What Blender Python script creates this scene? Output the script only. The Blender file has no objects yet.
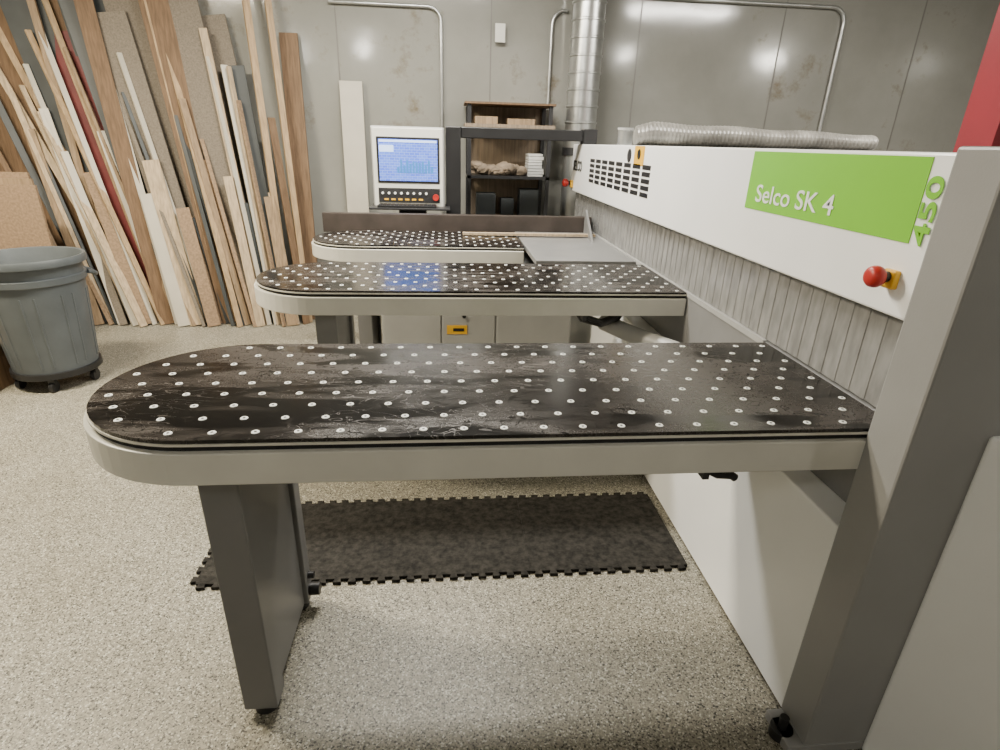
import bpy, bmesh, math, random
from mathutils import Vector, Matrix
random.seed(7)
S = bpy.context.scene
COL = S.collection

# ------------------------------------------------------------ materials
def new_mat(name):
    m = bpy.data.materials.new(name); m.use_nodes = True
    nt = m.node_tree
    return m, nt, nt.nodes['Principled BSDF']
def N(nt, t, **kw):
    n = nt.nodes.new(t)
    for k, v in kw.items():
        if k in n.inputs: n.inputs[k].default_value = v
        else: setattr(n, k, v)
    return n
def plain(name, col, rough=0.5, metal=0.0, var=0.12, vscale=6.0, bump=0.0, bscale=60, spec=0.5, alpha=None, stretch=None):
    m, nt, b = new_mat(name)
    tc = N(nt, 'ShaderNodeTexCoord')
    mp = N(nt, 'ShaderNodeMapping')
    nt.links.new(tc.outputs['Object'], mp.inputs['Vector'])
    if stretch: mp.inputs['Scale'].default_value = stretch
    no = N(nt, 'ShaderNodeTexNoise', Scale=vscale, Detail=5.0)
    nt.links.new(mp.outputs[0], no.inputs['Vector'])
    cr = N(nt, 'ShaderNodeValToRGB')
    c0 = [max(0, c*(1-var)) for c in col]+[1]; c1 = [min(1, c*(1+var)) for c in col]+[1]
    cr.color_ramp.elements[0].color = c0; cr.color_ramp.elements[1].color = c1
    cr.color_ramp.elements[0].position = .3; cr.color_ramp.elements[1].position = .7
    nt.links.new(no.outputs[0], cr.inputs[0])
    nt.links.new(cr.outputs[0], b.inputs['Base Color'])
    b.inputs['Roughness'].default_value = rough
    b.inputs['Metallic'].default_value = metal
    b.inputs['Specular IOR Level'].default_value = spec
    if alpha is not None: b.inputs['Alpha'].default_value = alpha
    if bump:
        n2 = N(nt, 'ShaderNodeTexNoise', Scale=bscale, Detail=3.0)
        nt.links.new(mp.outputs[0], n2.inputs['Vector'])
        bp = N(nt, 'ShaderNodeBump', Strength=bump, Distance=0.01)
        nt.links.new(n2.outputs[0], bp.inputs['Height'])
        nt.links.new(bp.outputs[0], b.inputs['Normal'])
    return m
def wood(name, col, var=0.25):
    return plain(name, col, rough=.65, var=var, vscale=5, stretch=(14, 14, .8), bump=.15, bscale=12, spec=.25)
def emis(name, col, st):
    m, nt, b = new_mat(name)
    b.inputs['Base Color'].default_value = (*col, 1)
    b.inputs['Emission Color'].default_value = (*col, 1)
    b.inputs['Emission Strength'].default_value = st
    return m

def floor_mat():
    m, nt, b = new_mat('epoxy_flake_floor')
    tc = N(nt, 'ShaderNodeTexCoord')
    L = nt.links.new
    nz = N(nt, 'ShaderNodeTexNoise', Scale=150.0, Detail=2.0)
    L(tc.outputs['Object'], nz.inputs['Vector'])
    mixv = N(nt, 'ShaderNodeMix', data_type='VECTOR'); mixv.inputs[0].default_value = .006
    L(tc.outputs['Object'], mixv.inputs[4]); L(nz.outputs['Color'], mixv.inputs[5])
    vo = N(nt, 'ShaderNodeTexVoronoi', Scale=250.0)
    L(mixv.outputs[1], vo.inputs['Vector'])
    sp = N(nt, 'ShaderNodeSeparateColor'); L(vo.outputs['Color'], sp.inputs[0])
    cr = N(nt, 'ShaderNodeValToRGB'); r = cr.color_ramp; r.interpolation = 'CONSTANT'
    r.elements[0].position = 0; r.elements[0].color = (.035, .034, .03, 1)
    r.elements[1].position = .11; r.elements[1].color = (.15, .144, .125, 1)
    for p, c in ((.29, (.235, .225, .192)), (.64, (.32, .306, .26)), (.91, (.54, .53, .48))):
        e = r.elements.new(p); e.color = (*c, 1)
    L(sp.outputs[0], cr.inputs[0])
    big = N(nt, 'ShaderNodeTexNoise', Scale=1.3, Detail=5.0); L(tc.outputs['Object'], big.inputs['Vector'])
    cr2 = N(nt, 'ShaderNodeValToRGB'); cr2.color_ramp.elements[0].color = (.80, .77, .69, 1); cr2.color_ramp.elements[1].color = (1, .99, .95, 1)
    cr2.color_ramp.elements[0].position = .3; cr2.color_ramp.elements[1].position = .65
    L(big.outputs[0], cr2.inputs[0])
    mu = N(nt, 'ShaderNodeMix', data_type='RGBA', blend_type='MULTIPLY'); mu.inputs[0].default_value = 1
    L(cr.outputs[0], mu.inputs[6]); L(cr2.outputs[0], mu.inputs[7])
    L(mu.outputs[2], b.inputs['Base Color'])
    b.inputs['Roughness'].default_value = .45
    b.inputs['Specular IOR Level'].default_value = .35
    bp = N(nt, 'ShaderNodeBump', Strength=.2, Distance=.002)
    L(sp.outputs[1], bp.inputs['Height']); L(bp.outputs[0], b.inputs['Normal'])
    return m
def wall_mat():
    m, nt, b = new_mat('gloss_grey_wall_paint')
    tc = N(nt, 'ShaderNodeTexCoord'); L = nt.links.new
    n1 = N(nt, 'ShaderNodeTexNoise', Scale=1.2, Detail=6.0, Roughness=.6); L(tc.outputs['Object'], n1.inputs['Vector'])
    cr = N(nt, 'ShaderNodeValToRGB')
    cr.color_ramp.elements[0].color = (.215, .213, .19, 1); cr.color_ramp.elements[0].position = .3
    cr.color_ramp.elements[1].color = (.285, .283, .258, 1); cr.color_ramp.elements[1].position = .7
    L(n1.outputs[0], cr.inputs[0])
    n3 = N(nt, 'ShaderNodeTexNoise', Scale=2.4, Detail=8.0, Roughness=.7); L(tc.outputs['Object'], n3.inputs['Vector'])
    c3 = N(nt, 'ShaderNodeValToRGB'); c3.color_ramp.elements[0].position = .58; c3.color_ramp.elements[1].position = .72
    L(n3.outputs[0], c3.inputs[0])
    mx = N(nt, 'ShaderNodeMix', data_type='RGBA'); L(c3.outputs[0], mx.inputs[0]); L(cr.outputs[0], mx.inputs[6]); mx.inputs[7].default_value = (.15, .12, .08, 1)
    L(mx.outputs[2], b.inputs['Base Color'])
    n2 = N(nt, 'ShaderNodeTexNoise', Scale=3.0, Detail=2.0); L(tc.outputs['Object'], n2.inputs['Vector'])
    bp = N(nt, 'ShaderNodeBump', Strength=.08, Distance=.02); L(n2.outputs[0], bp.inputs['Height']); L(bp.outputs[0], b.inputs['Normal'])
    b.inputs['Roughness'].default_value = .11
    b.inputs['Specular IOR Level'].default_value = .65
    return m
def phenolic():
    m, nt, b = new_mat('dusty_black_phenolic'); L = nt.links.new
    tc = N(nt, 'ShaderNodeTexCoord')
    def ramp(src, a, c):
        r = N(nt, 'ShaderNodeValToRGB'); r.color_ramp.elements[0].position = a; r.color_ramp.elements[1].position = c
        L(src, r.inputs[0]); return r.outputs[0]
    def math_(op, x, y):
        n = N(nt, 'ShaderNodeMath', operation=op)
        for i, v in enumerate((x, y)):
            if isinstance(v, (int, float)): n.inputs[i].default_value = v
            else: L(v, n.inputs[i])
        return n.outputs[0]
    mp = N(nt, 'ShaderNodeMapping'); mp.inputs['Rotation'].default_value = (0, 0, -.60); mp.inputs['Scale'].default_value = (1.2, 6, 1)
    L(tc.outputs['Object'], mp.inputs['Vector'])
    n1 = N(nt, 'ShaderNodeTexNoise', Scale=1.7, Detail=2.0, Distortion=.8); L(mp.outputs[0], n1.inputs['Vector'])
    smear = ramp(n1.outputs[0], .44, .52)
    n0 = N(nt, 'ShaderNodeTexNoise', Scale=2.2, Detail=3.0); L(tc.outputs['Object'], n0.inputs['Vector'])
    patch = ramp(n0.outputs[0], .38, .60)
    n3 = N(nt, 'ShaderNodeTexNoise', Scale=260.0, Detail=1.0); L(tc.outputs['Object'], n3.inputs['Vector'])
    dust = math_('MULTIPLY', math_('MULTIPLY', smear, math_('ADD', math_('MULTIPLY', patch, .65), .35)), math_('ADD', n3.outputs[0], .3))
    sc = []
    for s, dis, w, rot in ((3.0, 2.5, .004, .3), (5.0, 3.5, .005, 1.4), (7.0, 2.0, .007, 2.3), (9.0, 1.5, .009, .9)):
        mq = N(nt, 'ShaderNodeMapping'); mq.inputs['Rotation'].default_value = (0, 0, rot); mq.inputs['Scale'].default_value = (1, 2.6, 1)
        L(tc.outputs['Object'], mq.inputs['Vector'])
        q = N(nt, 'ShaderNodeTexNoise', Scale=s, Detail=1.5, Distortion=dis); L(mq.outputs[0], q.inputs['Vector'])
        d = math_('ABSOLUTE', math_('SUBTRACT', q.outputs[0], .5), 0)
        sc.append(math_('LESS_THAN', d, w))
    n5 = N(nt, 'ShaderNodeTexNoise', Scale=3.0, Detail=3.0); L(tc.outputs['Object'], n5.inputs['Vector'])
    scr = math_('MULTIPLY', math_('MAXIMUM', sc[0], sc[1]), ramp(n5.outputs[0], .40, .55))
    tot = math_('ADD', math_('MULTIPLY', dust, .45), math_('MULTIPLY', scr, .36))
    cut = math_('SUBTRACT', 1.0, math_('MULTIPLY', math_('MAXIMUM', sc[2], sc[3]), .85))
    tot = math_('MULTIPLY', tot, cut)
    c3 = N(nt, 'ShaderNodeValToRGB')
    c3.color_ramp.elements[0].color = (.004, .0036, .0036, 1); c3.color_ramp.elements[1].color = (.105, .09, .08, 1)
    L(tot, c3.inputs[0]); L(c3.outputs[0], b.inputs['Base Color'])
    mr = N(nt, 'ShaderNodeMapRange'); L(tot, mr.inputs[0]); mr.inputs[3].default_value = .15; mr.inputs[4].default_value = .6
    L(mr.outputs[0], b.inputs['Roughness'])
    b.inputs['Specular IOR Level'].default_value = .42
    return m

M = {}
M['floor'] = floor_mat(); M['wall'] = wall_mat(); M['top'] = phenolic()
M['ceil'] = plain('ceiling_white', (.26, .25, .225), .8)
M['skirt'] = plain('cream_powdercoat', (.64, .63, .575), .35, var=.05, vscale=8)
M['cream'] = plain('cream_edge', (.68, .66, .58), .4, var=.05)
M['white'] = plain('white_powdercoat', (.88, .89, .885), .30, var=.03, vscale=3)
M['grey'] = plain('grey_steel_paint', (.27, .27, .265), .4, var=.06, vscale=4, bump=.03, bscale=200)
M['leg'] = plain('dark_grey_leg_paint', (.16, .16, .16), .38, var=.06, vscale=4)
M['lgrey'] = plain('light_grey_paint', (.36, .36, .35), .4, var=.06)
M['mgrey'] = plain('mid_grey_paint', (.20, .20, .20), .35, var=.1)
M['dark'] = plain('dark_steel', (.022, .022, .024), .4, var=.2)
M['black'] = plain('black_plastic', (.012, .012, .013), .4, var=.2)
M['gap'] = plain('painted_gap_shade', (.01, .01, .01), .8)  # near-black fill paints the shade in the gap below the table edge
M['green'] = plain('green_decal', (.20, .55, .03), .35, var=.02)
M['textw'] = plain('white_vinyl', (.85, .87, .85), .4, var=.01)
M['red'] = plain('red_plastic', (.42, .02, .015), .4, var=.08)
M['yellow'] = plain('yellow_plastic', (.75, .42, .02), .4, var=.05)
M['dred'] = plain('dark_red_paint', (.24, .012, .022), .4, var=.15)
M['bin'] = plain('grey_bin_plastic', (.085, .097, .105), .45, var=.12, bump=.08)
M['galv'] = plain('galvanised_steel', (.52, .53, .52), .30, metal=.85, var=.15, vscale=12)
M['mat'] = plain('black_rubber_mat', (.020, .0185, .016), .8, var=.7, vscale=45, bump=.35, bscale=110, spec=.2)
M['hose'] = plain('ribbed_hose_grey', (.19, .183, .165), .36, metal=.1, var=.35, vscale=9)
M['fence'] = plain('dark_bronze_fence', (.05, .04, .035), .4, var=.3)
M['fabric'] = plain('rag_cloth', (.20, .155, .11), .9, var=.5, vscale=12)
M['paper'] = plain('paper', (.5, .5, .48), .8)
M['pine'] = wood('pine', (.36, .255, .15)); M['pine2'] = wood('pine_pale', (.43, .335, .225))
M['brown'] = wood('brown_board', (.15, .095, .056)); M['tan'] = wood('tan_board', (.26, .185, .115))
M['pboard'] = plain('particleboard', (.25, .17, .105), .8, var=.25, vscale=60)
M['pb2'] = plain('grey_hardboard', (.155, .13, .10), .7, var=.25, vscale=90)
M['cboard'] = plain('cream_melamine', (.50, .465, .39), .45, var=.06)
M['dboard'] = plain('charcoal_board', (.04, .046, .048), .5, var=.2)
M['rboard'] = plain('red_board', (.14, .026, .026), .5, var=.2)
M['crate'] = wood('crate_plywood', (.23, .18, .13))
def screen_mat():
    m, nt, b = new_mat('software_screen'); L = nt.links.new
    tc = N(nt, 'ShaderNodeTexCoord'); br = N(nt, 'ShaderNodeTexBrick', Scale=14.0)
    mp = N(nt, 'ShaderNodeMapping'); mp.inputs['Rotation'].default_value = (math.radians(90), 0, 0)
    L(tc.outputs['Object'], mp.inputs['Vector']); L(mp.outputs[0], br.inputs['Vector'])
    br.inputs['Color1'].default_value = (.07, .13, .60, 1); br.inputs['Color2'].default_value = (.10, .19, .70, 1); br.inputs['Mortar'].default_value = (.3, .42, .85, 1)
    br.inputs['Mortar Size'].default_value = .01
    L(br.outputs[0], b.inputs['Emission Color']); L(br.outputs[0], b.inputs['Base Color'])
    b.inputs['Emission Strength'].default_value = .85; b.inputs['Roughness'].default_value = .2
    return m
M['screen'] = screen_mat()
M['scr2'] = emis('screen_window', (.45, .6, .95), 1.0)
M['scr3'] = emis('screen_plot', (.03, .16, .45), .8)
def curtain_mat():
    m, nt, b = new_mat('clear_pvc_curtain'); L = nt.links.new
    tc = N(nt, 'ShaderNodeTexCoord'); mp = N(nt, 'ShaderNodeMapping'); mp.inputs['Scale'].default_value = (1, 30, 10)
    L(tc.outputs['Object'], mp.inputs['Vector'])
    n = N(nt, 'ShaderNodeTexNoise', Scale=1.0, Detail=3.0); L(mp.outputs[0], n.inputs['Vector'])
    cr = N(nt, 'ShaderNodeValToRGB'); cr.color_ramp.elements[0].color = (.26, .26, .255, 1); cr.color_ramp.elements[1].color = (.38, .38, .37, 1)
    cr.color_ramp.elements[0].position = .35; cr.color_ramp.elements[1].position = .65
    L(n.outputs[0], cr.inputs[0]); L(cr.outputs[0], b.inputs['Base Color'])
    b.inputs['Roughness'].default_value = .2
    b.inputs['Alpha'].default_value = .72
    return m
M['curtain'] = curtain_mat()
M['diff'] = emis('lamp_diffuser', (1, .95, .84), 14)
M['diff2'] = emis('lamp_bulb_lens', (1, .95, .84), 110)

# ------------------------------------------------------------ geometry helpers
def empty(name, loc=(0, 0, 0)):
    e = bpy.data.objects.new(name, None); COL.objects.link(e); e.location = loc; e.empty_display_size = .1
    return e
def mk(name, bm, mat, parent=None, bevel=0, smooth=False, seg=2):
    bmesh.ops.recalc_face_normals(bm, faces=bm.faces[:])
    me = bpy.data.meshes.new(name); bm.to_mesh(me); bm.free()
    me.materials.append(mat if not isinstance(mat, str) else M[mat])
    o = bpy.data.objects.new(name, me); COL.objects.link(o)
    if parent: o.parent = parent
    if smooth:
        for p in me.polygons: p.use_smooth = True
        o.modifiers.new('es', 'EDGE_SPLIT').split_angle = math.radians(40)
    if bevel:
        b = o.modifiers.new('bev', 'BEVEL'); b.width = bevel; b.segments = seg; b.limit_method = 'ANGLE'; b.angle_limit = math.radians(50)
    return o
def addbox(bm, x0, x1, y0, y1, z0, z1, mtx=None):
    r = bmesh.ops.create_cube(bm, size=1)
    for v in r['verts']:
        v.co = Vector(((x0+x1)/2+v.co.x*(x1-x0), (y0+y1)/2+v.co.y*(y1-y0), (z0+z1)/2+v.co.z*(z1-z0)))
        if mtx: v.co = mtx @ v.co
def box(name, x0, x1, y0, y1, z0, z1, mat, parent=None, bevel=0):
    bm = bmesh.new(); addbox(bm, x0, x1, y0, y1, z0, z1); return mk(name, bm, mat, parent, bevel)
def addcyl(bm, p0, p1, r0, r1=None, seg=24, caps=True):
    p0 = Vector(p0); p1 = Vector(p1); r1 = r0 if r1 is None else r1
    d = p1-p0; q = Vector((0, 0, 1)).rotation_difference(d.normalized()).to_matrix().to_4x4()
    bmesh.ops.create_cone(bm, cap_ends=caps, segments=seg, radius1=r0, radius2=r1, depth=d.length, matrix=Matrix.Translation((p0+p1)/2) @ q)
def cyl(name, p0, p1, r0, mat, parent=None, r1=None, seg=24, caps=True, bevel=0):
    bm = bmesh.new(); addcyl(bm, p0, p1, r0, r1, seg, caps); return mk(name, bm, mat, parent, bevel, smooth=True)
def prism(name, pts, z0, z1, mat, parent=None, bevel=0, smooth=False):
    bm = bmesh.new(); f = bm.faces.new([bm.verts.new((x, y, z0)) for x, y in pts])
    r = bmesh.ops.extrude_face_region(bm, geom=[f])
    for v in r['geom']:
        if isinstance(v, bmesh.types.BMVert): v.co.z = z1
    return mk(name, bm, mat, parent, bevel, smooth)
def tube(name, pts, r, mat, parent=None, rad_fn=None):
    cu = bpy.data.curves.new(name, 'CURVE'); cu.dimensions = '3D'; cu.bevel_depth = r; cu.bevel_resolution = 5; cu.use_fill_caps = True
    sp = cu.splines.new('POLY'); sp.points.add(len(pts)-1)
    for i, p in enumerate(pts): sp.points[i].co = (*p, 1)
    cu.materials.append(M[mat]); o = bpy.data.objects.new(name, cu); COL.objects.link(o)
    dg = bpy.context.evaluated_depsgraph_get(); dg.update()
    me = bpy.data.meshes.new_from_object(o.evaluated_get(dg)); bpy.data.objects.remove(o)
    for p in me.polygons: p.use_smooth = True
    o = bpy.data.objects.new(name, me); COL.objects.link(o)
    if parent: o.parent = parent
    return o
def revolve(name, prof, c, mat, parent=None, seg=40):
    bm = bmesh.new(); rings = []
    for r, z in prof:
        rings.append([bm.verts.new((c[0]+r*math.cos(2*math.pi*i/seg), c[1]+r*math.sin(2*math.pi*i/seg), z)) for i in range(seg)])
    for a, b in zip(rings, rings[1:]):
        for i in range(seg): bm.faces.new((a[i], a[(i+1) % seg], b[(i+1) % seg], b[i]))
    return mk(name, bm, mat, parent, smooth=True)
def text(name, body, size, mtx, mat, parent=None, ext=.0008, bold=0, sx=1.0):
    cu = bpy.data.curves.new(name, 'FONT'); cu.body = body; cu.size = size; cu.extrude = ext; cu.offset = bold
    cu.materials.append(M[mat]); o = bpy.data.objects.new(name, cu); COL.objects.link(o)
    dg = bpy.context.evaluated_depsgraph_get(); dg.update()
    me = bpy.data.meshes.new_from_object(o.evaluated_get(dg)); bpy.data.objects.remove(o)
    me.transform(mtx @ Matrix.Diagonal((sx, 1, 1, 1)))
    o = bpy.data.objects.new(name, me); COL.objects.link(o)
    if parent: o.parent = parent
    return o
def basis(o, x, y):
    x = Vector(x); y = Vector(y); z = x.cross(y)
    m = Matrix.Identity(4)
    for i in range(3): m[i][0] = x[i]; m[i][1] = y[i]; m[i][2] = z[i]; m[i][3] = o[i]
    return m

# ------------------------------------------------------------ room
WX0, WX1, WY0, WY1, WZ = -4.6, 7.4, -4.0, 5.2, 3.2
box('floor', WX0, WX1, WY0, WY1, -.1, 0, 'floor')
box('ceiling', WX0, WX1, WY0, WY1, WZ, WZ+.1, 'ceil')
box('wall_back', WX0, WX1, WY1, WY1+.1, 0, WZ, 'wall')
box('wall_left', WX0-.1, WX0, WY0, WY1, 0, WZ, 'wall')
box('wall_right', WX1, WX1+.1, WY0, WY1, 0, WZ, 'wall')
box('wall_front', WX0, WX1, WY0-.1, WY0, 0, WZ, 'wall')
M['seam'] = plain('panel_seam', (.15, .145, .13), .4)
for i, x in enumerate((-3.3, -2.08, -.86, .36, 1.58, 2.80, 4.02)):
    box('trim_%d' % (i+1), x-.005, x+.005, 5.197, 5.2, 0, WZ, 'seam')

# ------------------------------------------------------------ tables
def outline(x1, y0, y1, off=0, n=28):
    yc = (y0+y1)/2; r = (y1-y0)/2+off; cx = -.545
    pts = [(x1, y0-off), ]
    for i in range(n+1):
        a = -math.pi/2-math.pi*i/n
        pts.append((cx+r*1.03*math.cos(a), yc+r*math.sin(a)))
    pts.append((x1, y1+off))
    return pts
def support_table(y0, y1, x1, leg=True, handle=True):
    t = empty('support_table')
    prism('black_top', outline(x1, y0, y1, -.002), .9235, .932, 'top', t)
    prism('cream_edge', outline(x1, y0, y1, .001), .918, .9235, 'cream', t)
    prism('shadow_gap', outline(x1, y0, y1, -.004), .906, .918, 'gap', t)
    prism('skirt', outline(x1, y0, y1, .010), .83, .906, 'skirt', t, bevel=.003)
    bm = bmesh.new(); bd = bmesh.new()
    yc = (y0+y1)/2; R = (y1-y0)/2-.025; row = 0
    y = y0+.034
    while y < y1-.02:
        x = x1-.03-(.044 if row % 2 else 0)
        while x > -.9:
            ok = x > -.54 or (x+.54)**2+(y-yc)**2 < R*R
            if ok:
                addcyl(bm, (x, y, .932), (x, y, .9332), .0088, .008, 14)
                addcyl(bd, (x, y, .9332), (x, y, .9336), .0032, seg=8)
            x -= .088
        y += .0655; row += 1
    mk('glide_discs', bm, 'textw', t); mk('glide_balls', bd, 'dark', t)
    if leg:
        a, b = y0+.085, y0+.53
        bm = bmesh.new()
        addbox(bm, -.575, -.485, a, a+.075, .03, .83)
        addbox(bm, -.575, -.485, b-.06, b, .03, .83)
        addbox(bm, -.575, -.50, a+.07, b-.05, .03, .83)
        addbox(bm, -.60, -.44, a-.0, b, .822, .832)
        mk('leg_frame', bm, 'leg', t, bevel=.004)
        bm = bmesh.new()
        for yy in (a+.04, b-.03):
            addcyl(bm, (-.527, yy, 0), (-.527, yy, .018), .034, .03)
            addcyl(bm, (-.527, yy, .015), (-.527, yy, .04), .012)
        mk('levelling_feet', bm, 'black', t, smooth=True)
        bm = bmesh.new(); addcyl(bm, (-.50, b-.03, .07), (-.45, b-.03, .07), .022); addcyl(bm, (-.49, b-.03, .13), (-.465, b-.03, .13), .012)
        mk('adjuster_knobs', bm, 'black', t, smooth=True)
    if handle:
        p = [(.60, y0+.03, .835), (.60, y0+.03, .815), (.63, y0+.03, .80), (.665, y0+.03, .797), (.675, y0+.03, .79)]
        tube('release_handle', p, .010, 'black', t)
        box('handle_bracket', .585, .60, y0+.01, y0+.06, .80, .832, 'dark', t)
    return t
support_table(1.05, 1.645, 1.03)
support_table(2.295, 2.895, 1.03)
t3 = support_table(3.40, 3.98, .46, handle=False)

# ------------------------------------------------------------ panel saw
saw = empty('panel_saw')
BX = 1.0
box('pressure_beam', BX, 1.32, 1.05, 4.72, 1.17, 1.517, 'white', saw, bevel=.006)
box('green_sign', BX-.002, BX, 1.152, 1.88, 1.332, 1.508, 'green', saw)
text('sign_text', 'Selco SK 4', .074, basis((BX-.003, 1.822, 1.358), (0, -1, 0), (0, 0, 1)), 'textw', saw, bold=.0004, sx=1.25)
text('size_text', '450', .057, basis((BX-.003, 1.106, 1.332), (0, 0, 1), (0, 1, 0)), 'green', saw, bold=.0012, sx=1.65)
text('maker_text', 'SELCO', .10, basis((BX-.003, 4.66, 1.33), (0, -1, 0), (0, 0, 1)), 'dark', saw, bold=.002)
bm = bmesh.new()
for i in range(8):
    for j in range(5):
        ya = 2.86+i*.162; za = 1.272+j*.033
        addbox(bm, BX-.002, BX+.002, ya, ya+.125, za, za+.022)
mk('vent_grille', bm, 'black', saw)
box('warning_label', BX-.002, BX, 2.98, 3.14, 1.42, 1.515, 'yellow', saw)
cyl('warning_symbol', (BX-.004, 3.06, 1.475), (BX-.001, 3.06, 1.475), .025, 'black', saw)
cyl('round_label', (BX-.003, 3.23, 1.465), (BX, 3.23, 1.465), .035, 'dark', saw)
def estop(y, z, k=1):
    box('estop_box', BX-.016*k, BX, y-.020*k, y+.018*k, z-.026*k, z+.016*k, 'yellow', saw, bevel=.004)
    cyl('estop_stem', (BX-.03*k, y, z), (BX-.015*k, y, z), .012*k, 'black', saw)
    prof = [(0.0, .064), (.010, .0635), (.018, .061), (.0225, .056), (.0245, .049), (.0245, .042), (.021, .034), (.013, .028), (0, .028)]
    bm = bmesh.new(); rings = []
    for r, h in prof:
        rings.append([bm.verts.new((BX-h*k, y+r*k*math.cos(2*math.pi*i/28), z+r*k*math.sin(2*math.pi*i/28))) for i in range(28)])
    for a, b in zip(rings, rings[1:]):
        for i in range(28): bm.faces.new((a[i], a[(i+1) % 28], b[(i+1) % 28], b[i]))
    bmesh.ops.remove_doubles(bm, verts=bm.verts[:], dist=1e-5)
    mk('estop_button', bm, 'red', saw, smooth=True)
estop(1.165, 1.256); estop(4.66, 1.23, 1.3)
# curtain strips
bm = bmesh.new(); y = 1.08; i = 0
while y < 4.7:
    x = 1.045+(.0015 if i % 2 else 0)
    addbox(bm, x, x+.001, y, y+.032, .935, 1.19); y += .0295; i += 1
mk('strip_curtain', bm, 'curtain', saw)
box('curtain_bar', 1.035, 1.06, 1.06, 4.7, 1.165, 1.185, 'lgrey', saw)
box('blade_housing', 1.10, 1.30, 1.06, 4.7, .93, 1.17, 'lgrey', saw)
box('saw_bed', 1.035, 1.9, 1.05, 4.7, .66, .930, 'mgrey', saw, bevel=.004)
box('bed_edge_rail', 1.032, 1.045, 1.66, 4.7, .915, .934, 'lgrey', saw)
box('base_cover', .95, 1.9, 1.045, 4.65, .02, .66, 'white', saw, bevel=.006)
box('kick_plinth', .97, 1.9, 1.05, 4.6, 0, .03, 'dark', saw)
# near column
bm = bmesh.new(); addbox(bm, .945, 1.2, .93, 1.045, .03, 1.528); mk('end_column', bm, 'grey', saw, bevel=.006)
box('column_base_plate', .90, 1.2, .93, 1.04, 0, .03, 'grey', saw, bevel=.003)
bm = bmesh.new(); addcyl(bm, (.915, .985, 0), (.915, .985, .03), .03); addcyl(bm, (.915, .985, .03), (.915, .985, .07), .012)
mk('column_foot_bolt', bm, 'black', saw, smooth=True)
box('rear_housing', 1.32, 2.6, 2.6, 3.9, .66, 1.515, 'grey', saw, bevel=.004)
bm = bmesh.new()
mt = Matrix.Translation((1.115, .925, 0)) @ Matrix.Rotation(math.radians(-42), 4, 'Z')
addbox(bm, 0, .9, 0, .03, .0, .975, mt); mk('end_cover_panel', bm, 'white', saw, bevel=.006)
tube('dust_pipe', [(.75, 2.55, .72), (.85, 2.35, .715), (.98, 2.12, .715), (1.03, 2.0, .715)], .04, 'lgrey', saw)
tube('drive_lever', [(.60, 2.5, .80), (.62, 2.45, .77), (.70, 2.42, .755), (.78, 2.45, .775), (.82, 2.5, .80)], .02, 'black', saw)
box('rear_fence', -.86, 1.03, 4.06, 4.12, .905, 1.035, 'fence', saw, bevel=.004)
box('fence_base', -.80, 1.03, 4.12, 4.20, .80, .95, 'fence', saw)
box('side_plate', .475, 1.03, 3.0, 4.05, .90, .928, 'mgrey', saw, bevel=.003)
bm = bmesh.new()
vs = [bm.verts.new(p) for p in ((.93, 3.62, .928), (.97, 4.03, .928), (.97, 4.03, 1.09), (.945, 3.62, .928), (.985, 4.03, .928), (.985, 4.03, 1.09))]
for f in ((0, 1, 2), (3, 4, 5), (0, 1, 4, 3), (1, 2, 5, 4), (2, 0, 3, 5)): bm.faces.new([vs[i] for i in f])
mk('corner_guide', bm, 'mgrey', saw)

ws = box('wood_strip', .10, 1.0, 3.80, 3.84, .9365, .952, 'pine2')
# ------------------------------------------------------------ electrical cabinet below
ec = empty('electrical_cabinet')
box('cabinet_body', -.42, .80, 3.46, 3.95, .0, .80, 'lgrey', ec, bevel=.006)
for i, (a, b) in enumerate(((-.41, -.05), (-.04, .30), (.31, .79))):
    box('door_%d' % (i+1), a, b, 3.45, 3.46, .03, .79, 'lgrey', ec, bevel=.004)
box('warning_sticker', -.01, .12, 3.447, 3.45, .36, .42, 'yellow', ec)
box('sticker_text', .03, .10, 3.4455, 3.447, .38, .40, 'black', ec)
cyl('lock', (.10, 3.44, .48), (.10, 3.45, .48), .012, 'black', ec)

# ------------------------------------------------------------ control console
cc = empty('control_console')
cy = 4.36
box('console_body', -.54, -.02, cy, cy+.20, 1.035, 1.60, 'lgrey', cc, bevel=.012)
box('front_bezel', -.53, -.03, cy-.012, cy, 1.045, 1.59, 'skirt', cc, bevel=.01)
box('screen_frame', -.50, -.055, cy-.018, cy-.012, 1.22, 1.53, 'black', cc, bevel=.004)
sc = box('screen', -.485, -.07, cy-.021, cy-.018, 1.235, 1.515, 'screen', cc)
box('screen_toolbar', -.48, -.075, cy-.023, cy-.021, 1.495, 1.51, 'scr2', cc)
box('screen_list', -.48, -.38, cy-.023, cy-.021, 1.43, 1.475, 'scr2', cc)
bm = bmesh.new()
for i in range(12):
    h = .02+.05*abs(math.sin(i*1.7)); addbox(bm, -.36+i*.022, -.343+i*.022, cy-.023, cy-.021, 1.29, 1.31+h)
mk('screen_plot', bm, 'scr3', cc)
box('button_panel', -.50, -.055, cy-.017, cy-.012, 1.085, 1.185, 'dark', cc)
bm = bmesh.new()
for i in range(8): addcyl(bm, (-.47+i*.045, cy-.017, 1.15), (-.47+i*.045, cy-.028, 1.15), .009, seg=12)
mk('buttons', bm, 'textw', cc)
bm = bmesh.new()
for i in range(6): addbox(bm, -.46+i*.05, -.43+i*.05, cy-.02, cy-.016, 1.10, 1.112)
mk('button_labels', bm, 'yellow', cc)
cyl('console_estop', (-.085, cy-.05, 1.125), (-.085, cy-.017, 1.125), .022, 'red', cc)
box('keyboard_tray', -.56, .02, cy-.16, cy+.20, 1.045, 1.06, 'dark', cc, bevel=.004)
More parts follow.
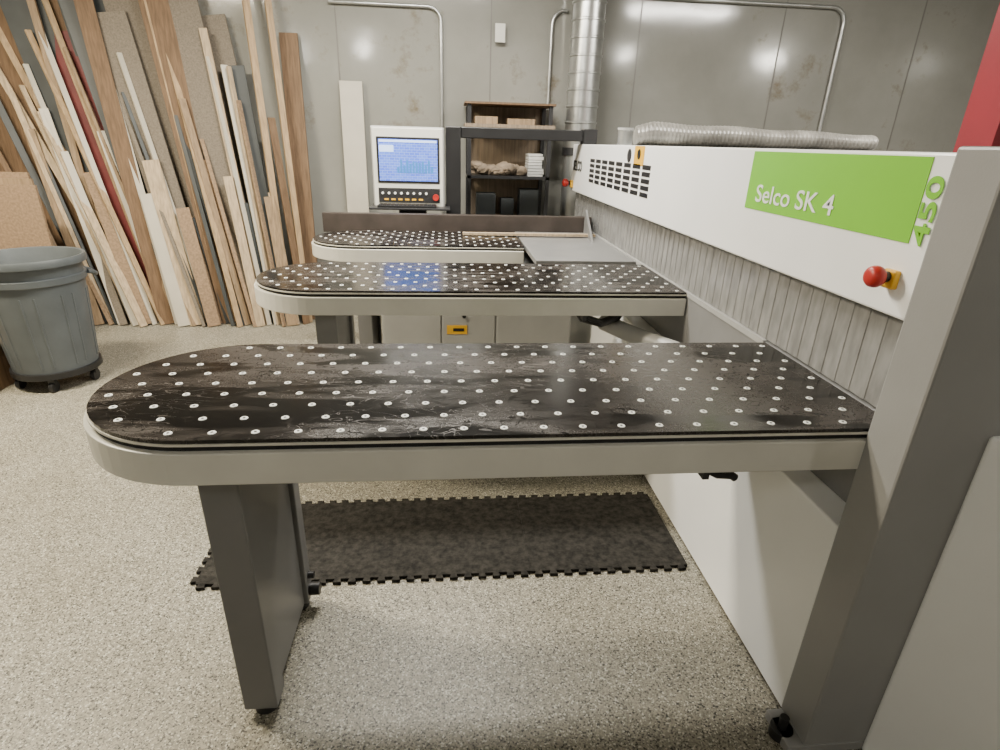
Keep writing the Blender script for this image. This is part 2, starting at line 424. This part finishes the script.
box('keyboard', -.50, -.08, cy-.15, cy-.03, 1.06, 1.076, 'black', cc, bevel=.003)
bm = bmesh.new()
for i in range(14):
    for j in range(4): addbox(bm, -.49+i*.029, -.467+i*.029, cy-.143+j*.026, cy-.122+j*.026, 1.076, 1.080)
mk('keys', bm, 'dark', cc)
box('pedestal', -.36, -.16, cy, cy+.18, .0, 1.045, 'dark', cc, bevel=.005)
box('support_post', -.01, .10, cy+.02, cy+.14, 0, 1.61, 'black', cc, bevel=.006)
box('support_arm', .10, 1.06, cy+.04, cy+.12, 1.535, 1.61, 'black', cc, bevel=.006)
box('arm_joint', 1.0, 1.10, cy+.02, cy+.14, 1.517, 1.62, 'black', cc, bevel=.006)

# ------------------------------------------------------------ shelf unit
sh = empty('shelf_unit')
bm = bmesh.new()
for x in (.16, .80):
    for y in (4.78, 5.13): addbox(bm, x, x+.03, y, y+.03, 0, 1.80)
mk('frame_posts', bm, 'dark', sh)
for i, z in enumerate((.35, .82, 1.24)):
    box('shelf_%d' % (i+1), .16, .83, 4.78, 5.16, z, z+.022, 'dark', sh)
box('top_shelf', .14, .85, 4.76, 5.17, 1.62, 1.645, 'crate', sh)
box('top_board', .14, .85, 4.76, 5.17, 1.785, 1.80, 'brown', sh)
box('back_panel', .17, .82, 5.165, 5.18, .3, 1.80, 'crate', sh)
bm = bmesh.new()
z = 1.2625
for i in range(8):
    w = random.uniform(.11, .14); h = random.uniform(.018, .03); addbox(bm, .66, .66+w, 4.83, 5.05, z, z+h-.004); z += h
mk('book_stack', bm, 'paper', sh)
bm = bmesh.new()
for i in range(9):
    bmesh.ops.create_icosphere(bm, subdivisions=3, radius=.07, matrix=Matrix.Translation((.24+i*.045, 4.93+random.uniform(-.05, .05), 1.30+random.uniform(-.01, .03))) @ Matrix.Diagonal((1, 1.2, .6, 1)))
for v in bm.verts: v.co += Vector((random.uniform(-.006, .006),)*3); v.co.z = max(v.co.z, 1.263)
mk('rag_pile', bm, 'fabric', sh)
bm = bmesh.new(); addbox(bm, .24, .40, 4.85, 5.0, .842, 1.12); addbox(bm, .45, .56, 4.9, 5.0, .842, 1.08); addbox(bm, .60, .76, 4.85, 5.0, .842, 1.16); mk('boxes', bm, 'dboard', sh, bevel=.004)
bm = bmesh.new(); addbox(bm, .22, .40, 4.82, 5.0, 1.645, 1.70); addbox(bm, .48, .70, 4.84, 5.02, 1.645, 1.69); mk('offcut_blocks', bm, 'tan', sh, bevel=.003)

# ------------------------------------------------------------ duct, conduits, outlet
z = 1.45; prof = []
while z < WZ-.001:
    for dz, r in ((0, .125), (.10, .125), (.105, .132), (.115, .132), (.12, .125)):
        if z+dz < WZ: prof.append((r, z+dz))
    z += .12
dz0 = empty('dust_duct')
revolve('spiral_pipe', prof, (1.10, 4.98), 'galv', dz0)
revolve('lower_pipe', [(.125, .9), (.125, 1.2), (.125, 1.45)], (1.10, 4.98), 'galv', dz0)
cyl('clamp_ring', (1.10, 4.98, 1.43), (1.10, 4.98, 1.49), .14, 'dark', dz0)
cyl('duct_foot', (1.10, 4.98, 0), (1.10, 4.98, .9), .125, 'galv', dz0)
def arc(c, r, a0, a1, n=8):
    return [(c[0]+r*math.cos(a0+(a1-a0)*i/n), c[1], c[2]+r*math.sin(a0+(a1-a0)*i/n)) for i in range(n+1)]
yw = 5.175
tube('electrical_conduit', [(-.04, yw, .9)]+[(-.04, yw, 2.3)]+arc((-.14, yw, 2.38), .10, 0, math.pi/2)+[(-.9, yw, 2.48)], .013, 'galv')
tube('electrical_conduit', [(.85, yw, 1.81), (.85, yw, 2.4)]+arc((.95, yw, 2.4), .10, math.pi, math.pi/2)+[(.97, yw, 2.5)], .013, 'galv')
tube('electrical_conduit', [(3.31, yw, .3), (3.31, yw, 2.50)]+arc((3.19, yw, 2.50), .12, 0, math.pi/2)+[(1.3, yw, 2.62)], .015, 'galv')
ob = empty('outlet_box')
box('box_body', .395, .465, 5.15, 5.2, 2.26, 2.38, 'lgrey', ob, bevel=.004)
box('cover_plate', .39, .47, 5.145, 5.15, 2.255, 2.385, 'skirt', ob)

# items on top of saw
hs = empty('flexible_hose')
n = 60; P0 = Vector((1.08, 3.42, 0)); P1 = Vector((2.38, 3.22, 0)); d = (P1-P0)
u = d.normalized(); sd = Vector((-u.y, u.x, 0))
bm = bmesh.new(); rings = []
for i in range(n*2+1):
    t = i/(n*2); c = P0+d*t
    hh = (.064-.020*t+.002*math.sin(t*19))*(.80+.20*min(1, i/8)); k = 1.0 if i % 2 else .95
    ring = []
    for a in range(24):
        ca, sa = math.cos(a*math.pi/12), math.sin(a*math.pi/12)
        p = c+sd*(ca*.085*k); p.z = 1.519+hh+sa*hh*k+random.uniform(0, .0005)
        ring.append(bm.verts.new(p))
    rings.append(ring)
for a, b in zip(rings, rings[1:]):
    for i in range(24): bm.faces.new((a[i], a[(i+1) % 24], b[(i+1) % 24], b[i]))
bm.faces.new(rings[0]); bm.faces.new(rings[-1])
o = mk('hose_body', bm, 'hose', hs)
can = empty('metal_canister')
cyl('can_body', (1.08, 3.62, 1.518), (1.08, 3.62, 1.60), .045, 'galv', can, bevel=.004)
cyl('can_lid', (1.08, 3.62, 1.60), (1.08, 3.62, 1.615), .048, 'lgrey', can)
# ------------------------------------------------------------ red post
rp = empty('red_steel_post')
box('post_web', 1.62, 1.88, 1.70, 1.74, 0, WZ-.002, 'dred', rp)
box('post_flange', 1.61, 1.65, 1.66, 1.79, 0, WZ-.002, 'dred', rp)
# ------------------------------------------------------------ floor mats
def teeth_edge(p0, p1, out, period=.052, h=.018):
    p0 = Vector(p0); p1 = Vector(p1); d = (p1-p0); L = d.length; n = int(L/period); d.normalize(); o = Vector(out); st = L/n; r = []
    for i in range(n):
        b = p0+d*(i*st)
        r += [b+d*st*.12, b+d*st*.30, b+d*st*.22+o*h, b+d*st*.78+o*h, b+d*st*.70]
    return [(v.x, v.y) for v in r]
def mat_tile(x0, x1, y0, y1):
    pts = teeth_edge((x0, y0), (x1, y0), (0, -1))+[(x1, y0)]+[(x1, y1)]+teeth_edge((x1, y1), (x0, y1), (0, 1))+[(x0, y1)]
    if x0 < -.8: pts += teeth_edge((x0, y1), (x0, y0), (-1, 0))
    else: pts += [(x0, y0)]
    return prism('floor_mat', pts, .0005, .013, 'mat')
mat_tile(-.92, .3045, 1.655, 2.13); mat_tile(.3055, .92, 1.655, 2.13)
# ------------------------------------------------------------ trash can
tcn = empty('trash_can'); c = (-2.52, 3.60)
revolve('can_body', [(.0, .115), (.215, .115), (.225, .125), (.262, .66), (.265, .70), (.268, .765), (.295, .77), (.298, .80), (.292, .815), (.278, .812), (.272, .79), (.255, .70), (.21, .14), (0, .135)], c, 'bin', tcn, 48)
revolve('rim_band', [(.264, .66), (.276, .665), (.278, .70), (.266, .705)], c, 'bin', tcn, 48)
bm = bmesh.new()
for k in range(24):
    a = k*math.pi/12
    if k % 3 == 0: continue
    addcyl(bm, (c[0]+.226*math.cos(a), c[1]+.226*math.sin(a), .16), (c[0]+.256*math.cos(a), c[1]+.256*math.sin(a), .60), .006, seg=8)
mk('body_ribs', bm, 'bin', tcn)
for s_, a in (('handle_1', -2.1), ('handle_2', .75)):
    ca, sa = math.cos(a), math.sin(a); tx, ty = -sa, ca
    pts = []
    for i in range(9):
        t = -1+2*i/8; rr = .27+.055*math.sqrt(max(0, 1-t*t)); pts.append((c[0]+ca*rr+tx*t*.075, c[1]+sa*rr+ty*t*.075, .69-.03*(1-t*t)))
    tube(s_, pts, .014, 'bin', tcn)
dl = empty('dolly'); dl.parent = tcn
revolve('dolly_ring', [(0, .085), (.235, .085), (.24, .09), (.24, .125), (.225, .125), (.215, .115), (0, .115)], c, 'black', dl)
bm = bmesh.new()
for k in range(5):
    a = k*2*math.pi/5-1.2; x = c[0]+.205*math.cos(a); y = c[1]+.205*math.sin(a)
    addcyl(bm, (x-.012, y, .035), (x+.012, y, .035), .035, seg=20); addbox(bm, x-.018, x+.018, y-.015, y+.015, .05, .088)
mk('casters', bm, 'black', dl, smooth=True)

# ------------------------------------------------------------ lumber
lp = empty('lumber_pile')
def board(x0, y0, x1, y1, z1, w, t, ang, mat, name='board'):
    f = Vector((x0, y0, 0)); tp = Vector((x1, y1, z1)); d = (tp-f); L = d.length; d.normalize()
    wx = Vector((1, 0, 0)); wx = (wx-d*wx.dot(d)).normalized(); q = Matrix.Rotation(ang, 3, d); wx = q @ wx; wy = d.cross(wx)
    bm = bmesh.new(); vs = []
    for l in (0, L):
        for a, b in ((-1, -1), (1, -1), (1, 1), (-1, 1)):
            vs.append(bm.verts.new(f+d*l+wx*a*w/2+wy*b*t/2))
    for q_ in ((0, 1, 2, 3), (4, 5, 6, 7), (0, 1, 5, 4), (1, 2, 6, 5), (2, 3, 7, 6), (3, 0, 4, 7)): bm.faces.new([vs[i] for i in q_])
    mz = min(v.co.z for v in bm.verts)
    my = max(v.co.y for v in bm.verts)
    for v in bm.verts:
        v.co.z -= mz-.001
        if my > 5.19: v.co.y -= (my-5.19)
    return mk(name, bm, mat, lp, bevel=.0015, seg=1)
B = [ # xf, yf, xt, yt, zt, w, t, ang, mat
 (-3.30, 4.98, -3.95, 5.12, 2.3, .60, .02, 0, 'brown'),
 (-2.95, 4.97, -3.45, 5.13, 2.6, .50, .02, .05, 'brown'),
 (-2.62, 4.97, -3.02, 5.14, 2.5, .45, .02, .05, 'brown'),
 (-2.25, 4.98, -2.62, 5.14, 2.6, .50, .02, .05, 'dboard'),
 (-1.95, 4.98, -2.30, 5.14, 2.6, .50, .02, .05, 'pb2'),
 (-1.60, 4.98, -1.90, 5.14, 2.3, .45, .02, .05, 'pb2'),
 (-2.60, 4.92, -3.10, 5.11, 2.45, .30, .02, .1, 'dboard'),
 (-2.50, 4.86, -3.32, 5.10, 2.25, .045, .02, .5, 'pine'),
 (-2.58, 4.84, -3.42, 5.06, 2.1, .05, .02, .2, 'pine2'),
 (-2.66, 4.80, -3.12, 5.02, 1.95, .035, .018, .9, 'cboard'),
 (-2.74, 4.78, -3.05, 4.98, 1.65, .06, .018, .4, 'cboard'),
 (-2.83, 4.80, -3.25, 4.98, 1.75, .04, .018, .6, 'pine2'),
 (-2.92, 4.78, -3.18, 4.96, 1.5, .07, .018, .3, 'tan'),
 (-2.62, 4.76, -2.95, 4.93, 1.35, .05, .018, .7, 'cboard'),
 (-2.55, 4.77, -2.80, 4.93, 1.2, .09, .018, .3, 'pboard'),
 (-2.45, 4.90, -2.90, 5.10, 2.15, .26, .02, .05, 'rboard'),
 (-2.40, 4.86, -2.92, 5.08, 2.45, .04, .02, .8, 'pine'),
 (-2.30, 4.84, -2.76, 5.06, 2.55, .12, .02, .4, 'dboard'),
 (-2.38, 4.80, -2.62, 5.02, 2.55, .12, .02, .35, 'brown'),
 (-2.30, 4.80, -2.52, 4.98, 1.8, .05, .018, .5, 'cboard'),
 (-2.10, 4.86, -2.48, 5.06, 2.3, .24, .02, .15, 'pb2'),
 (-2.02, 4.80, -2.44, 5.02, 2.05, .035, .02, .9, 'cboard'),
 (-2.12, 4.76, -2.32, 4.92, 1.3, .12, .018, .2, 'pine2'),
 (-2.22, 4.74, -2.38, 4.88, 1.05, .10, .018, .2, 'cboard'),
 (-1.98, 4.74, -2.12, 4.86, .95, .10, .018, .3, 'pboard'),
 (-1.90, 4.84, -2.20, 5.06, 2.6, .05, .035, .4, 'pine'),
 (-1.84, 4.84, -2.16, 5.06, 2.6, .20, .02, .2, 'brown'),
 (-1.66, 4.86, -1.98, 5.08, 2.5, .26, .02, .1, 'pb2'),
 (-1.72, 4.78, -2.02, 4.96, 1.75, .05, .02, .6, 'tan'),
 (-1.54, 4.78, -1.80, 5.02, 2.05, .035, .02, .9, 'cboard'),
 (-1.48, 4.80, -1.70, 5.04, 2.0, .05, .02, .6, 'cboard'),
 (-1.42, 4.84, -1.62, 5.08, 2.0, .11, .02, .2, 'dboard'),
 (-1.60, 4.74, -1.74, 4.88, 1.2, .07, .018, .4, 'pine2'),
 (-1.36, 4.82, -1.49, 5.06, 2.7, .05, .035, .5, 'pine'),
 (-1.22, 4.86, -1.34, 5.10, 2.7, .045, .035, .5, 'pine'),
 (-1.20, 4.95, -1.22, 5.15, 2.25, .14, .02, 0, 'brown'),
 (-1.34, 4.76, -1.44, 4.90, 1.05, .09, .018, .2, 'tan'),
 (-2.78, 4.88, -3.02, 5.08, 2.75, .05, .04, .3, 'tan'),
]
for b in B: board(*b)
cols = ['pine', 'brown', 'cboard', 'tan', 'pb2', 'dboard', 'pine2', 'dboard', 'pboard']
for i in range(34):
    xf = -3.18+i*.058+random.uniform(-.03, .03); k = (-xf-1.2)/1.9
    z = random.uniform(.8, 2.3); lean = (.12+.26*max(0, k))*z
    board(xf, 4.72+random.uniform(0, .12), xf-lean*random.uniform(.6, 1.1), 4.82+.10*z, z, random.uniform(.02, .06), .018, random.uniform(.1, 1.1), random.choice(cols), 'offcut')
fp = empty('white_filler_board')
bm = bmesh.new(); mt = Matrix.Translation((-.77, 5.05, 0)) @ Matrix.Rotation(math.radians(-3), 4, 'X'); addbox(bm, -.09, .09, 0, .02, .001, 1.94, mt); mk('board_face', bm, 'cboard', fp)
ps = empty('particleboard_stack')
for i in range(3):
    box('sheet_%d' % (i+1), -3.55-.05*i, -2.85-.03*i, 4.35+i*.025, 4.37+i*.025, .0, 1.15+.04*i, 'pboard' if i != 1 else 'tan', ps)
wb = empty('wooden_crate')
box('crate_body', -3.5, -2.78, 3.35, 3.75, 0, .26, 'brown', wb, bevel=.004)
box('crate_lid', -3.52, -2.765, 3.33, 3.77, .26, .285, 'tan', wb)

# ------------------------------------------------------------ lights
def fixture(x, y, L, W, power, col=(1, .93, .80), along='X', dm='diff', drop=.12):
    f = empty('ceiling_light')
    hx, hy = (L/2, W/2) if along == 'X' else (W/2, L/2)
    box('housing', x-hx, x+hx, y-hy, y+hy, WZ-.05, WZ-.001, 'ceil', f)
    box('diffuser', x-hx+.02, x+hx-.02, y-hy+.02, y+hy-.02, WZ-drop, WZ-.05, dm, f, bevel=.02)
    if power:
        ld = bpy.data.lights.new('lamp', 'AREA'); ld.shape = 'RECTANGLE'; ld.size = 2*hx; ld.size_y = 2*hy
        ld.energy = power; ld.color = col
        lo = bpy.data.objects.new('lamp', ld); COL.objects.link(lo); lo.location = (x, y, WZ-drop-.01); lo.parent = f
fixture(-2.7, 2.5, 1.3, .3, 275, (1, .88, .66))
fixture(-.2, 3.3, 1.3, .3, 165, (1, .95, .85))
fixture(2.9, 2.5, 1.3, .3, 130, (1, .95, .86))
fixture(-1.5, -1.5, .20, .20, 0, dm='diff2', drop=.22)
fixture(-2.9, -2.4, .20, .20, 0, dm='diff2', drop=.22)
fixture(5.9, -.8, .30, .25, 0, dm='diff2', drop=.24)
fixture(3.3, -1.2, .20, .20, 4, dm='diff2', drop=.22)
w = bpy.data.worlds.new('World'); S.world = w; w.use_nodes = True
w.node_tree.nodes['Background'].inputs[0].default_value = (.9, .95, 1, 1); w.node_tree.nodes['Background'].inputs[1].default_value = .3

# ------------------------------------------------------------ camera
cd = bpy.data.cameras.new('Camera'); cam = bpy.data.objects.new('Camera', cd); COL.objects.link(cam)
cd.sensor_width = 36; cd.lens = 559/1000*36; cd.clip_start = .02
R = Matrix(((.9959, .0082, -.0910), (-.0872, .3833, -.9196), (.0275, .9228, .3844)))
cam.matrix_world = Matrix.Translation((0, 0, 1.51)) @ R.to_quaternion().to_matrix().to_4x4()
S.camera = cam
